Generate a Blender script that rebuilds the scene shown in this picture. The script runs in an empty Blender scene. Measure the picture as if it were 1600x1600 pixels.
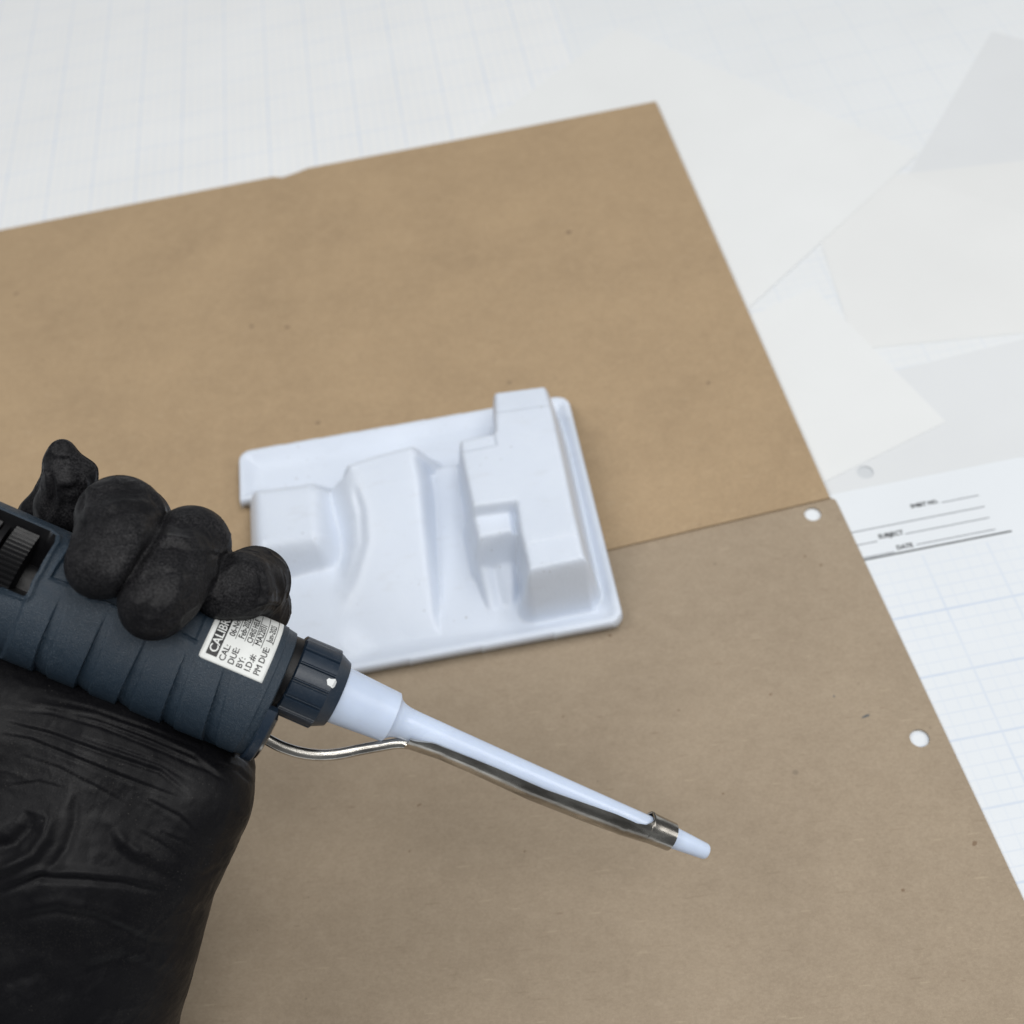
import bpy, bmesh, math, random
import numpy as np
from mathutils import Vector, Matrix

random.seed(7)
rng = np.random.default_rng(7)
scene = bpy.context.scene
COL = scene.collection

# ------------------------------------------------------------------ camera
FPX = 1800.0                       # focal length in pixels of a 1600 px wide frame
ROLL = math.radians(11.1)
PITCH = math.atan(2424 / FPX)
CAM_H = 0.499 * math.sin(PITCH)
F = np.array([0, math.cos(PITCH), -math.sin(PITCH)])
R0 = np.array([1.0, 0, 0])
D0 = -np.array([0, math.sin(PITCH), math.cos(PITCH)])
IX = math.cos(ROLL) * R0 + math.sin(ROLL) * D0
IY = -math.sin(ROLL) * R0 + math.cos(ROLL) * D0
C0 = np.array([0, 0, CAM_H])

cam_d = bpy.data.cameras.new('camera')
cam = bpy.data.objects.new('camera', cam_d)
COL.objects.link(cam)
cam.matrix_world = Matrix(((IX[0], -IY[0], -F[0], C0[0]), (IX[1], -IY[1], -F[1], C0[1]),
                           (IX[2], -IY[2], -F[2], C0[2]), (0, 0, 0, 1)))
cam_d.sensor_width = 36
cam_d.lens = 36 * FPX / 1600
cam_d.clip_start = 0.01
cam_d.clip_end = 20
cam_d.dof.use_dof = True
cam_d.dof.focus_distance = 0.332
cam_d.dof.aperture_fstop = cam_d.lens / 3.5
scene.camera = cam

# ------------------------------------------------------------------ light
world = bpy.data.worlds.new('World')
scene.world = world
world.use_nodes = True
bgn = world.node_tree.nodes['Background']
bgn.inputs[0].default_value = (0.93, 0.97, 1.0, 1)
bgn.inputs[1].default_value = 0.16

def area(name, loc, target, sx, sy, power, color):
    l = bpy.data.lights.new(name, 'AREA')
    l.shape = 'RECTANGLE'
    l.size, l.size_y, l.energy, l.color = sx, sy, power, color
    o = bpy.data.objects.new(name, l)
    COL.objects.link(o)
    o.location = loc
    o.rotation_euler = (Vector(target) - Vector(loc)).to_track_quat('-Z', 'Y').to_euler()
    return o

area('ceiling_panel', (0.75, 0.75, 1.75), (0.05, 0.3, 0), 1.3, 0.65, 10.5, (1.0, 0.99, 0.97))
area('ceiling_panel', (-1.10, 0.35, 1.7), (0, 0.3, 0), 1.3, 0.65, 13.0, (1.0, 0.99, 0.97))
area('ceiling_panel', (0.35, -0.55, 1.75), (0, 0.25, 0), 1.3, 0.65, 17.0, (1.0, 0.99, 0.97))
area('ceiling_panel', (2.35, -0.45, 1.75), (0, 0.2, 0), 1.3, 0.65, 12.5, (1.0, 0.985, 0.96))
scene.view_settings.view_transform = 'Standard'
scene.view_settings.look = 'None'
scene.view_settings.exposure = 0.02
scene.view_settings.gamma = 1.0

# ------------------------------------------------------------------ picture <-> place (metres; pixels of the 1600 px photo)
def ray(x, y):
    return F + IX * ((x - 800) / FPX) + IY * ((y - 800) / FPX)
def P(x, y, d):
    return C0 + ray(x, y) * d
def T(x, y, h=0.0):
    r = ray(x, y)
    return C0 + r * ((h - CAM_H) / r[2])
def TT(pts, h=0.0):
    return [tuple(T(x, y, h)[:2]) for x, y in pts]

# ------------------------------------------------------------------ object helpers
def tag(o, label=None, cat=None, group=None, kind=None):
    if label: o['label'] = label
    if cat: o['category'] = cat
    if group: o['group'] = group
    if kind: o['kind'] = kind
    return o

def mesh_obj(name, verts, faces, mat=None, parent=None, smooth=True):
    me = bpy.data.meshes.new(name)
    me.from_pydata([tuple(map(float, v)) for v in verts], [], [tuple(f) for f in faces])
    me.update()
    if smooth:
        me.polygons.foreach_set('use_smooth', [True] * len(me.polygons))
    o = bpy.data.objects.new(name, me)
    COL.objects.link(o)
    if mat: me.materials.append(mat)
    if parent: o.parent = parent
    return o

def sharp_by_angle(o, deg=35):
    me = o.data
    bm = bmesh.new(); bm.from_mesh(me)
    for e in bm.edges:
        if len(e.link_faces) == 2 and e.calc_face_angle(0) > math.radians(deg):
            e.smooth = False
    bm.to_mesh(me); bm.free()

def empty(name, mat4):
    o = bpy.data.objects.new(name, None)
    COL.objects.link(o)
    o.empty_display_size = 0.01
    o.matrix_world = mat4
    return o

def curve_to_mesh(cu, name, mat, parent=None):
    tmp = bpy.data.objects.new('tmp', cu)
    COL.objects.link(tmp)
    dg = bpy.context.evaluated_depsgraph_get()
    me = bpy.data.meshes.new_from_object(tmp.evaluated_get(dg))
    bpy.data.objects.remove(tmp)
    me.name = name
    me.materials.clear()
    if mat: me.materials.append(mat)
    o = bpy.data.objects.new(name, me)
    COL.objects.link(o)
    if parent: o.parent = parent
    return o

def plate(name, outer, holes, z0, z1, mat, parent=None, bevel=0.0):
    cu = bpy.data.curves.new(name, 'CURVE')
    cu.dimensions = '2D'
    cu.fill_mode = 'BOTH'
    for poly in [outer] + list(holes):
        sp = cu.splines.new('POLY')
        sp.points.add(len(poly) - 1)
        for p, q in zip(sp.points, poly):
            p.co = (q[0], q[1], 0, 1)
        sp.use_cyclic_u = True
    cu.extrude = (z1 - z0) / 2 - bevel
    cu.bevel_depth = bevel
    cu.bevel_resolution = 1
    cu.offset = -bevel
    o = curve_to_mesh(cu, name, mat, parent)
    o.location.z = (z0 + z1) / 2
    o.data.polygons.foreach_set('use_smooth', [False] * len(o.data.polygons))
    return o

def circle(c, r, n=28):
    return [(c[0] + r * math.cos(2 * math.pi * k / n), c[1] + r * math.sin(2 * math.pi * k / n)) for k in range(n)]

def text_mesh(body, size, res=3, bold=0.0):
    cu = bpy.data.curves.new('text', 'FONT')
    cu.body = body
    cu.size = size
    cu.resolution_u = res
    cu.offset = bold
    tmp = bpy.data.objects.new('tmp', cu)
    COL.objects.link(tmp)
    dg = bpy.context.evaluated_depsgraph_get()
    me = bpy.data.meshes.new_from_object(tmp.evaluated_get(dg))
    bpy.data.objects.remove(tmp)
    v = np.array([tuple(q.co) for q in me.vertices]).reshape(-1, 3)
    f = [tuple(p.vertices) for p in me.polygons]
    bpy.data.meshes.remove(me)
    return v, f

# ------------------------------------------------------------------ materials
def new_mat(name):
    m = bpy.data.materials.new(name)
    m.use_nodes = True
    nt = m.node_tree
    b = nt.nodes['Principled BSDF']
    return m, nt, b

class N:
    def __init__(s, nt): s.nt = nt
    def node(s, t, **kw):
        n = s.nt.nodes.new(t)
        for k, v in kw.items(): setattr(n, k, v)
        return n
    def link(s, a, b): s.nt.links.new(a, b)
    def obj(s): return s.node('ShaderNodeTexCoord').outputs['Object']
    def noise(s, vec, scale, detail=2, rough=0.5, mapscale=None):
        if mapscale:
            mp = s.node('ShaderNodeMapping'); mp.inputs['Scale'].default_value = mapscale
            s.link(vec, mp.inputs[0]); vec = mp.outputs[0]
        n = s.node('ShaderNodeTexNoise')
        n.inputs['Scale'].default_value = scale
        n.inputs['Detail'].default_value = detail
        n.inputs['Roughness'].default_value = rough
        s.link(vec, n.inputs['Vector'])
        return n.outputs['Fac']
    def ramp(s, fac, stops):
        r = s.node('ShaderNodeValToRGB')
        el = r.color_ramp.elements
        while len(el) < len(stops): el.new(0.5)
        for e, (p, c) in zip(el, stops):
            e.position = p
            e.color = (c, c, c, 1) if not hasattr(c, '__len__') else (*c, 1)
        s.link(fac, r.inputs[0])
        return r.outputs[0]
    def mix(s, fac, a, b, mode='MIX'):
        m = s.node('ShaderNodeMix', data_type='RGBA', blend_type=mode)
        for sock, v in ((m.inputs[0], fac), (m.inputs[6], a), (m.inputs[7], b)):
            if hasattr(v, 'links') or hasattr(v, 'is_linked'): s.link(v, sock)
            elif hasattr(v, '__len__'): sock.default_value = (*v, 1)
            else: sock.default_value = v
        return m.outputs[2]
    def math(s, op, a, b=None, c=None):
        m = s.node('ShaderNodeMath', operation=op)
        for sock, v in zip(m.inputs, (a, b, c)):
            if v is None: continue
            if hasattr(v, 'is_linked'): s.link(v, sock)
            else: sock.default_value = v
        return m.outputs[0]
    def bump(s, h, strength, dist, b, prev=None):
        n = s.node('ShaderNodeBump')
        n.inputs['Strength'].default_value = strength
        n.inputs['Distance'].default_value = dist
        s.link(h, n.inputs['Height'])
        if prev: s.link(prev, n.inputs['Normal'])
        s.link(n.outputs[0], b.inputs['Normal'])
        return n.outputs[0]
    def specks(s, vec, scale, lo, hi, keep=0.5):
        """small round dots scattered by cell; 1 inside a dot"""
        v = s.node('ShaderNodeTexVoronoi')
        v.inputs['Scale'].default_value = scale
        s.link(vec, v.inputs['Vector'])
        sep = s.node('ShaderNodeSeparateColor'); s.link(v.outputs['Color'], sep.inputs[0])
        on = s.math('GREATER_THAN', sep.outputs[0], 1 - keep)
        size = s.math('MULTIPLY_ADD', sep.outputs[1], hi - lo, lo)
        d = s.math('DIVIDE', v.outputs['Distance'], size)
        inside = s.ramp(d, [(0.5, 1.0), (1.0, 0.0)])
        return s.math('MULTIPLY', inside, on)

def plain(name, color, rough=0.5, metallic=0.0, spec=0.5):
    m, nt, b = new_mat(name)
    b.inputs['Base Color'].default_value = (*color, 1)
    b.inputs['Roughness'].default_value = rough
    b.inputs['Metallic'].default_value = metallic
    b.inputs['Specular IOR Level'].default_value = spec
    return m

def kraft_mat(name, base, dark, light, seed):
    m, nt, b = new_mat(name)
    n = N(nt)
    tc = n.obj()
    mp = n.node('ShaderNodeMapping'); mp.inputs['Location'].default_value = (seed, seed * 1.7, 0)
    mp.inputs['Rotation'].default_value = (0, 0, 0.1)
    n.link(tc, mp.inputs[0]); v = mp.outputs[0]
    big = n.noise(v, 22, 3, 0.55)
    c = n.mix(n.ramp(big, [(0.32, 0.0), (0.7, 1.0)]), dark, base)
    mid = n.noise(v, 130, 4, 0.65, (1.0, 1.25, 1.0))
    c = n.mix(n.math('MULTIPLY', n.ramp(mid, [(0.4, 0.0), (0.75, 1.0)]), 0.5), c, light)
    fib = n.noise(v, 950, 4, 0.7, (0.8, 1.25, 1.0))
    c = n.mix(n.math('MULTIPLY', n.ramp(fib, [(0.34, 1.0), (0.62, 0.0)]), 0.22), c, (0.13, 0.095, 0.06), 'MIX')
    f2 = n.noise(v, 2200, 2, 0.6)
    c = n.mix(n.math('MULTIPLY', n.ramp(f2, [(0.5, 0.0), (0.8, 1.0)]), 0.25), c, (0.55, 0.45, 0.31), 'MIX')
    s1 = n.specks(v, 105, 0.03, 0.09, 0.42)
    c = n.mix(n.math('MULTIPLY', s1, 0.34), c, (0.085, 0.06, 0.042))
    s2 = n.specks(v, 36, 0.02, 0.055, 0.5)
    c = n.mix(n.math('MULTIPLY', s2, 0.35), c, (0.06, 0.05, 0.04))
    vr = n.node('ShaderNodeMapping'); vr.inputs['Scale'].default_value = (0.5, 2.0, 1); vr.inputs['Rotation'].default_value = (0, 0, 0.4)
    n.link(v, vr.inputs[0])
    s3 = n.specks(vr.outputs[0], 130, 0.05, 0.14, 0.22)
    c = n.mix(n.math('MULTIPLY', s3, 0.3), c, (0.16, 0.10, 0.06))
    for rot_, sc_ in ((0.5, 260), (-0.35, 300), (1.4, 280)):      # short pale and dark fibres
        fm = n.node('ShaderNodeMapping'); fm.inputs['Rotation'].default_value = (0, 0, rot_); fm.inputs['Scale'].default_value = (0.22, 1.9, 1)
        n.link(v, fm.inputs[0])
        fs_ = n.specks(fm.outputs[0], sc_, 0.10, 0.22, 0.30)
        c = n.mix(n.math('MULTIPLY', fs_, 0.20), c, (0.17, 0.12, 0.075) if rot_ > 0 else (0.60, 0.50, 0.36))
    n.link(c, b.inputs['Base Color'])
    b.inputs['Roughness'].default_value = 0.62
    b.inputs['Specular IOR Level'].default_value = 0.28
    bp = n.bump(fib, 0.12, 0.0004, b)
    n.bump(big, 0.15, 0.002, b, bp)
    return m

def paper_mat(name, base, grid=None, cell=0.00528, offset=(0, 0), limit_y=None, strength=0.5, vert=1.0, sheer=0.0):
    m, nt, b = new_mat(name)
    n = N(nt)
    tc = n.obj()
    big = n.noise(tc, 14, 3, 0.5)
    c = n.mix(n.ramp(big, [(0.3, 0.0), (0.7, 1.0)]), tuple(x * 0.965 for x in base), base)
    fine = n.noise(tc, 500, 2, 0.6)
    c = n.mix(n.math('MULTIPLY', fine, 0.06), c, (0.62, 0.63, 0.64))
    if grid:
        sep = n.node('ShaderNodeSeparateXYZ'); n.link(tc, sep.inputs[0])
        tot = None
        for ax, off in ((0, offset[0]), (1, offset[1])):
            for per, wid, st in ((cell, 0.05, 0.40), (cell * 5, 0.016, 0.85)):
                x = n.math('DIVIDE', n.math('SUBTRACT', sep.outputs[ax], off), per)
                fr = n.math('FRACT', n.math('ADD', x, 200.5))
                d = n.math('ABSOLUTE', n.math('SUBTRACT', fr, 0.5))
                g = n.math('MULTIPLY', n.ramp(d, [(wid * 0.6, 1.0), (wid * 1.5, 0.0)]), st * (vert if ax == 0 else 1.0))
                tot = g if tot is None else n.math('MAXIMUM', tot, g)
        wob = n.ramp(n.noise(tc, 45, 2), [(0.3, 0.45), (0.7, 1.0)])
        tot = n.math('MULTIPLY', n.math('MULTIPLY', tot, wob), strength)
        if limit_y is not None:
            tot = n.math('MULTIPLY', tot, n.math('LESS_THAN', sep.outputs[1], limit_y))
        c = n.mix(tot, c, grid)
    dirt = n.specks(tc, 60, 0.01, 0.03, 0.12)
    c = n.mix(n.math('MULTIPLY', dirt, 0.45), c, (0.25, 0.25, 0.26))
    n.link(c, b.inputs['Base Color'])
    b.inputs['Roughness'].default_value = 0.7
    b.inputs['Specular IOR Level'].default_value = 0.25
    n.bump(n.noise(tc, 30, 2), 0.25, 0.002, b)
    if sheer:                                  # thin tracing paper lets what lies under it show
        tr = n.node('ShaderNodeBsdfTransparent'); mx = n.node('ShaderNodeMixShader')
        mx.inputs[0].default_value = sheer
        n.link(b.outputs[0], mx.inputs[1]); n.link(tr.outputs[0], mx.inputs[2])
        n.link(mx.outputs[0], nt.nodes['Material Output'].inputs['Surface'])
    return m

def plastic_bump(name, color, rough, scale, bstr, bdist, spec=0.5, wear_glints=None, coat=0.0):
    m, nt, b = new_mat(name)
    n = N(nt); tc = n.obj()
    fine = n.noise(tc, scale, 3, 0.65)
    mid = n.noise(tc, scale * 0.16, 3, 0.6)
    c = n.mix(n.ramp(mid, [(0.3, 0.0), (0.75, 1.0)]), tuple(x * 0.86 for x in color), color)
    if wear_glints:
        wn = n.math('MULTIPLY', n.ramp(fine, [(0.53, 0.0), (0.66, 1.0)]), n.ramp(n.noise(tc, 90, 3, 0.6), [(0.36, 0.1), (0.66, 1.0)]))
        c = n.mix(n.math('MULTIPLY', wn, wear_glints[1]), c, wear_glints[0])
    n.link(c, b.inputs['Base Color'])
    r = n.ramp(mid, [(0.3, rough * 0.85), (0.7, min(1, rough * 1.15))])
    n.link(r, b.inputs['Roughness'])
    b.inputs['Specular IOR Level'].default_value = spec
    b.inputs['Coat Weight'].default_value = coat
    if name == 'white_nozzle':
        b.inputs['Subsurface Weight'].default_value = 0.25
        b.inputs['Subsurface Radius'].default_value = (0.002, 0.002, 0.0024)
        b.inputs['Subsurface Scale'].default_value = 1.0
    n.bump(fine, bstr, bdist, b)
    return m

M = {}
M['kraft_upper'] = kraft_mat('kraft_upper', (0.424, 0.306, 0.186), (0.366, 0.263, 0.160), (0.455, 0.334, 0.208), 1.3)
M['kraft_lower'] = kraft_mat('kraft_lower', (0.357, 0.285, 0.207), (0.315, 0.250, 0.181), (0.398, 0.323, 0.240), 4.1)
M['table'] = paper_mat('table_laminate', (0.61, 0.64, 0.67))
M['paper_a'] = paper_mat('paper_a', (0.86, 0.88, 0.89), sheer=0.12)
M['paper_b'] = paper_mat('paper_b', (0.81, 0.835, 0.86), sheer=0.14)
M['paper_c'] = paper_mat('paper_c', (0.84, 0.855, 0.86), sheer=0.12)
M['ink'] = plain('ink', (0.05, 0.055, 0.06), 0.7)
M['ink_soft'] = plain('ink_soft', (0.16, 0.175, 0.20), 0.7)
M['label_ink'] = plain('label_ink', (0.012, 0.012, 0.014), 0.5)
M['label_white'] = plastic_bump('label_white', (0.86, 0.88, 0.865), 0.42, 900, 0.03, 0.0003)
M['navy'] = plastic_bump('navy_plastic', (0.011, 0.026, 0.045), 0.46, 3000, 0.95, 0.00024, 0.55, ((0.15, 0.18, 0.21), 0.38))  # pale grains paint the rough shell's bright specular speckle into its colour
M['navy_smooth'] = plastic_bump('navy_smooth', (0.012, 0.024, 0.043), 0.36, 1500, 0.10, 0.0002, 0.5, ((0.25, 0.25, 0.25), 0.10))
M['black_plastic'] = plastic_bump('black_plastic', (0.0055, 0.0055, 0.0065), 0.40, 2000, 0.15, 0.0002, 0.3)
M['white_plastic'] = plastic_bump('white_nozzle', (0.655, 0.755, 0.94), 0.24, 300, 0.03, 0.0004, 0.5, ((0.5, 0.52, 0.58), 0.12))
M['paint'] = plain('white_paint', (0.75, 0.77, 0.78), 0.5)

def tray_mat():
    m, nt, b = new_mat('tray_plastic')
    n = N(nt); tc = n.obj()
    c = n.mix(n.ramp(n.noise(tc, 30, 3), [(0.3, 0.0), (0.7, 1.0)]), (0.655, 0.715, 0.815), (0.69, 0.75, 0.85))
    s = n.specks(tc, 380, 0.06, 0.20, 0.5)
    msk = n.ramp(n.noise(tc, 38, 2), [(0.50, 0.0), (0.60, 1.0)])
    scf = n.ramp(n.noise(tc, 120, 4, 0.7, (0.4, 1.2, 1)), [(0.58, 0.0), (0.72, 1.0)])
    c = n.mix(n.math('MULTIPLY', scf, 0.18), c, (0.50, 0.51, 0.53))
    c = n.mix(n.math('MULTIPLY', n.math('MULTIPLY', s, msk), 0.75), c, (0.22, 0.20, 0.19))
    n.link(c, b.inputs['Base Color'])
    b.inputs['Roughness'].default_value = 0.32
    b.inputs['Specular IOR Level'].default_value = 0.45
    b.inputs['Subsurface Weight'].default_value = 0.15
    b.inputs['Subsurface Radius'].default_value = (0.002, 0.002, 0.0022)
    bp = n.bump(n.noise(tc, 800, 3, 0.65), 0.30, 0.0006, b)
    n.bump(n.noise(tc, 60, 2), 0.25, 0.0016, b, bp)
    return m
M['tray'] = tray_mat()

def glove_mat():
    m, nt, b = new_mat('black_nitrile')
    n = N(nt); tc = n.obj()
    dust = n.math('MULTIPLY', n.ramp(n.noise(tc, 2600, 3, 0.7), [(0.55, 0.0), (0.72, 1.0)]), n.ramp(n.noise(tc, 60, 3, 0.6), [(0.45, 0.0), (0.68, 1.0)]))
    c = n.mix(n.math('MULTIPLY', dust, 0.22), (0.004, 0.004, 0.0052), (0.12, 0.11, 0.10))
    gr = n.math('MULTIPLY', n.specks(tc, 1500, 0.10, 0.30, 0.35), n.ramp(n.noise(tc, 75, 3, 0.6), [(0.48, 0.0), (0.66, 1.0)]))
    c = n.mix(n.math('MULTIPLY', gr, 0.28), c, (0.17, 0.16, 0.145))
    at = n.node('ShaderNodeAttribute'); at.attribute_name = 'dust'
    fd = n.math('MULTIPLY', n.ramp(n.noise(tc, 1700, 4, 0.75), [(0.42, 0.0), (0.70, 1.0)]), n.ramp(n.noise(tc, 85, 3, 0.6), [(0.34, 0.15), (0.62, 1.0)]))
    c = n.mix(n.math('MULTIPLY', n.math('MULTIPLY', fd, at.outputs['Fac']), 0.34), c, (0.115, 0.112, 0.118))
    n.link(c, b.inputs['Base Color'])
    n.link(n.ramp(n.noise(tc, 140, 3), [(0.3, 0.40), (0.7, 0.62)]), b.inputs['Roughness'])
    rg = n.math('SUBTRACT', n.ramp(n.noise(tc, 140, 3), [(0.3, 0.42), (0.7, 0.64)]), n.math('MULTIPLY', n.math('SUBTRACT', 1.0, at.outputs['Fac']), 0.08))
    n.link(rg, b.inputs['Roughness'])
    b.inputs['Specular IOR Level'].default_value = 0.15
    wr = n.noise(tc, 210, 4, 0.55, (1.0, 0.5, 1.0))
    bp = n.bump(wr, 0.28, 0.0012, b)
    n.bump(n.noise(tc, 3000, 2, 0.6), 0.22, 0.00012, b, bp)
    return m
M['glove'] = glove_mat()

def metal_mat():
    m, nt, b = new_mat('worn_darkened_nickel')
    n = N(nt); tc = n.obj()
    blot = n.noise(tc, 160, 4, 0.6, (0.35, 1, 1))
    c = n.mix(n.ramp(blot, [(0.35, 0.0), (0.65, 1.0)]), (0.22, 0.205, 0.185), (0.60, 0.575, 0.53))  # tarnish blotches, darkened further to stand in for a missing dark reflection
    n.link(c, b.inputs['Base Color'])
    b.inputs['Metallic'].default_value = 1.0
    scr = n.noise(tc, 900, 3, 0.6, (0.12, 1, 1))
    n.link(n.ramp(n.noise(tc, 260, 4, 0.65, (0.3, 1, 1)), [(0.35, 0.12), (0.7, 0.32)]), b.inputs['Roughness'])
    n.bump(scr, 0.10, 0.0003, b)
    return m
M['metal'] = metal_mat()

# ================================================================== table, papers, boards
mesh_obj('table_top', [(-2, -0.14, -0.0023), (2, -0.14, -0.0023), (2, 3, -0.0023), (-2, 3, -0.0023)], [(0, 1, 2, 3)], M['table'])['kind'] = 'structure'

def board(name, outer, holes, z0, z1, mat, label, cat, group=None):
    o = plate(name, outer, holes, z0, z1, mat)
    tag(o, label, cat, group)
    return o

xr0, xr1 = 0.1255, 0.1320
ub = [(-0.305, 0.272), (0.0375, 0.2680), (xr1, 0.2722), (xr0, 0.5632), (0.042, 0.5632), (-0.0765, 0.5645), (-0.084, 0.5622),
      (-0.0915, 0.5605), (-0.097, 0.5628), (-0.18, 0.5632), (-0.305, 0.5630)]
ub_o = board('kraft_board', ub, [], 0.0002, 0.0011, M['kraft_upper'],
      'large tan kraft board lying on top, most of the white tray standing on it', 'cardboard', 'kraft boards under the tray')
h1, h2 = T(1270, 803, 0.0)[:2], T(1437, 1153, 0.0)[:2]
h3 = h2 + (h2 - h1)
lb = [(-0.300, 0.006), (0.1455, 0.006), (0.1344, 0.2681), (0.1342, 0.2712), (0.1300, 0.2750), (0.1300, 0.2985), (-0.300, 0.2990)]
lb_o = board('kraft_board', lb, [circle(h1, 0.00345), circle(h2, 0.0035), circle(h3, 0.0035)], -0.0011, 0.0, M['kraft_lower'],
      'greyer kraft board with round punched holes along its right edge, partly under the other board', 'cardboard', 'kraft boards under the tray')

# fibre flecks and pen marks on the boards
def fleck(x, y, L, wd, ang, parent, z, col):
    c = T(x, y, z); k = []
    for t in range(9):
        a = 2 * math.pi * t / 9; r = 0.8 + 0.4 * random.random()
        u, v = math.cos(a) * L / 2 * r, math.sin(a) * wd / 2 * r
        k.append((c[0] + u * math.cos(ang) - v * math.sin(ang), c[1] + u * math.sin(ang) + v * math.cos(ang), z + 0.00003))
    o = mesh_obj('fleck', k, [tuple(range(9))], col, None, False)
    o.parent = parent; o.matrix_parent_inverse = parent.matrix_world.inverted()
bpy.context.view_layer.update()
M['fleck_blue'] = plain('fleck_blue', (0.10, 0.11, 0.115), 0.7)
M['fleck_brown'] = plain('fleck_brown', (0.21, 0.145, 0.09), 0.7)
for a_ in [(1353, 1119, .0038, .0010, 0.2, 'fleck_blue'), (1204, 1085, .0014, .0009, 0.5, 'fleck_brown'), (1523, 1318, .0022, .0016, 0.6, 'fleck_brown'),
           (1411, 1391, .0014, .0011, 0.2, 'fleck_brown'), (953, 993, .0013, .0014, 1.2, 'fleck_brown'), (655, 1258, .0020, .0008, 0.3, 'fleck_brown'),
           (1258, 869, .0016, .0007, 0.2, 'fleck_brown'), (1283, 883, .0014, .0008, 0.2, 'fleck_brown'), (1303, 1088, .0008, .0008, 0, 'fleck_blue'), (820, 1330, .0012, .0007, 0.4, 'fleck_brown'), (1060, 1110, .0012, .0006, 0.3, 'fleck_brown'),
           (640, 1330, .0010, .0008, 0.9, 'fleck_brown'), (1130, 1240, .0011, .0007, 0.1, 'fleck_brown'), (880, 1120, .0013, .0006, 0.5, 'fleck_brown')]:
    fleck(*a_[:5], lb_o, 0.0, M[a_[5]])
for a_ in [(25, 459, .0032, .0020, 0.3, 'fleck_brown'), (888, 363, .0030, .0024, 0.2, 'fleck_brown'), (393, 510, .0022, .0022, 0.2, 'fleck_brown'), (448, 511, .0020, .0020, 0.2, 'fleck_brown'),
           (1107, 598, .0018, .0016, 0.2, 'fleck_brown'), (497, 661, .0024, .0016, 0.2, 'fleck_brown')]:
    fleck(*a_[:5], ub_o, 0.0011, M[a_[5]])

# squared paper beyond the boards, at the upper left
zt = -0.0019
gp = [(-0.60, 0.470), (0.085, 0.470), (0.095, 0.95), (-0.60, 0.95)]
o = plate('graph_paper', gp, [], -0.0021, zt, paper_mat('graph_blue', (0.80, 0.815, 0.825), (0.46, 0.57, 0.76), 0.00532, (T(72, 300)[0], T(72, 300)[1]), None, 0.60, 1.15))
tag(o, 'white squared paper with faint blue lines beyond the upper left edge of the kraft board', 'paper', 'loose white papers')

# lined title sheet at the right
zh = -0.0012
yh = T(1392, 755, zh)[1]
hd = [(0.02, yh), (0.42, yh + 0.0005), (0.42, -0.02), (0.02, -0.02)]
ylim = T(1460, 853, zh)[1]
g0 = T(1420, 1171, zh)
gs = plate('graph_sheet', hd, [], -0.0014, zh, paper_mat('graph_sheet', (0.765, 0.805, 0.85), (0.38, 0.50, 0.72), 0.00528, (g0[0] + 0.008, g0[1]), ylim - 0.003, 0.55, 0.6))
tag(gs, 'white squared sheet with printed SHEET NO, SUBJECT and DATE rules', 'paper', 'loose white papers')

def rule(p, q, width, mat=M['ink'], parent=gs):
    a, b = T(*p, zh), T(*q, zh)
    a[1] = b[1] = (a[1] + b[1]) / 2
    z = 0.00004 - 0.0003 + zh + 0.0003
    vs = [(a[0], a[1] - width / 2, 0), (b[0], b[1] - width / 2, 0), (b[0], b[1] + width / 2, 0), (a[0], a[1] + width / 2, 0)]
    r = mesh_obj('printed_rule', [(x, y, z) for x, y, _ in vs], [(0, 1, 2, 3)], mat, None, False)
    r.parent = parent
    r.matrix_parent_inverse = parent.matrix_world.inverted()
    r.location = (0, 0, 0)
    return r
bpy.context.view_layer.update()
rule((1472, 786), (1529, 773), 0.00042, M['ink_soft'])
rule((1310, 839), (1537, 789), 0.00044, M['ink_soft'])
rule((1318, 857), (1371, 845), 0.00042, M['ink_soft'])
rule((1415, 836), (1545, 807), 0.00042, M['ink_soft'])
rule((1325, 878), (1397, 861), 0.00042, M['ink_soft'])
rule((1432, 852), (1555, 826), 0.00042, M['ink_soft'])
rule((1320, 884), (1579, 827), 0.0008, M['ink'])

def print_text(body, px, length_px, parent=gs, z=zh):
    a = T(*px, z); b = T(*length_px, z)
    v, f = text_mesh(body, 1.0, 2, 0.0)
    k = np.linalg.norm(b[:2] - a[:2]) / (v[:, 0].max() - v[:, 0].min())
    v = v.copy(); v[:, 0] -= v[:, 0].min(); v *= k; v[:, 1] *= 1.1
    v[:, 0] += a[0]; v[:, 1] += a[1]; v[:, 2] = z + 0.00005
    n0 = len(v); e_ = 0.00013
    v = np.concatenate([v + np.array(o_) for o_ in ((-e_, 0, 0), (e_, 0, 4e-6), (0, -e_, 8e-6), (0, e_, 12e-6))])
    f = [tuple(i + n0 * q for i in ff) for q in range(4) for ff in f]
    r = mesh_obj('printed_word', v, f, M['ink'], None, False)
    r.parent = parent
    r.matrix_parent_inverse = parent.matrix_world.inverted()
    return r
print_text('SHEET NO.', (1424, 794), (1466, 785))
print_text('SUBJECT', (1374, 842), (1412, 834))
print_text('DATE', (1403, 859), (1427, 854))
print_text('PROJECT', (1275, 826), (1320, 816))

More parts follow.
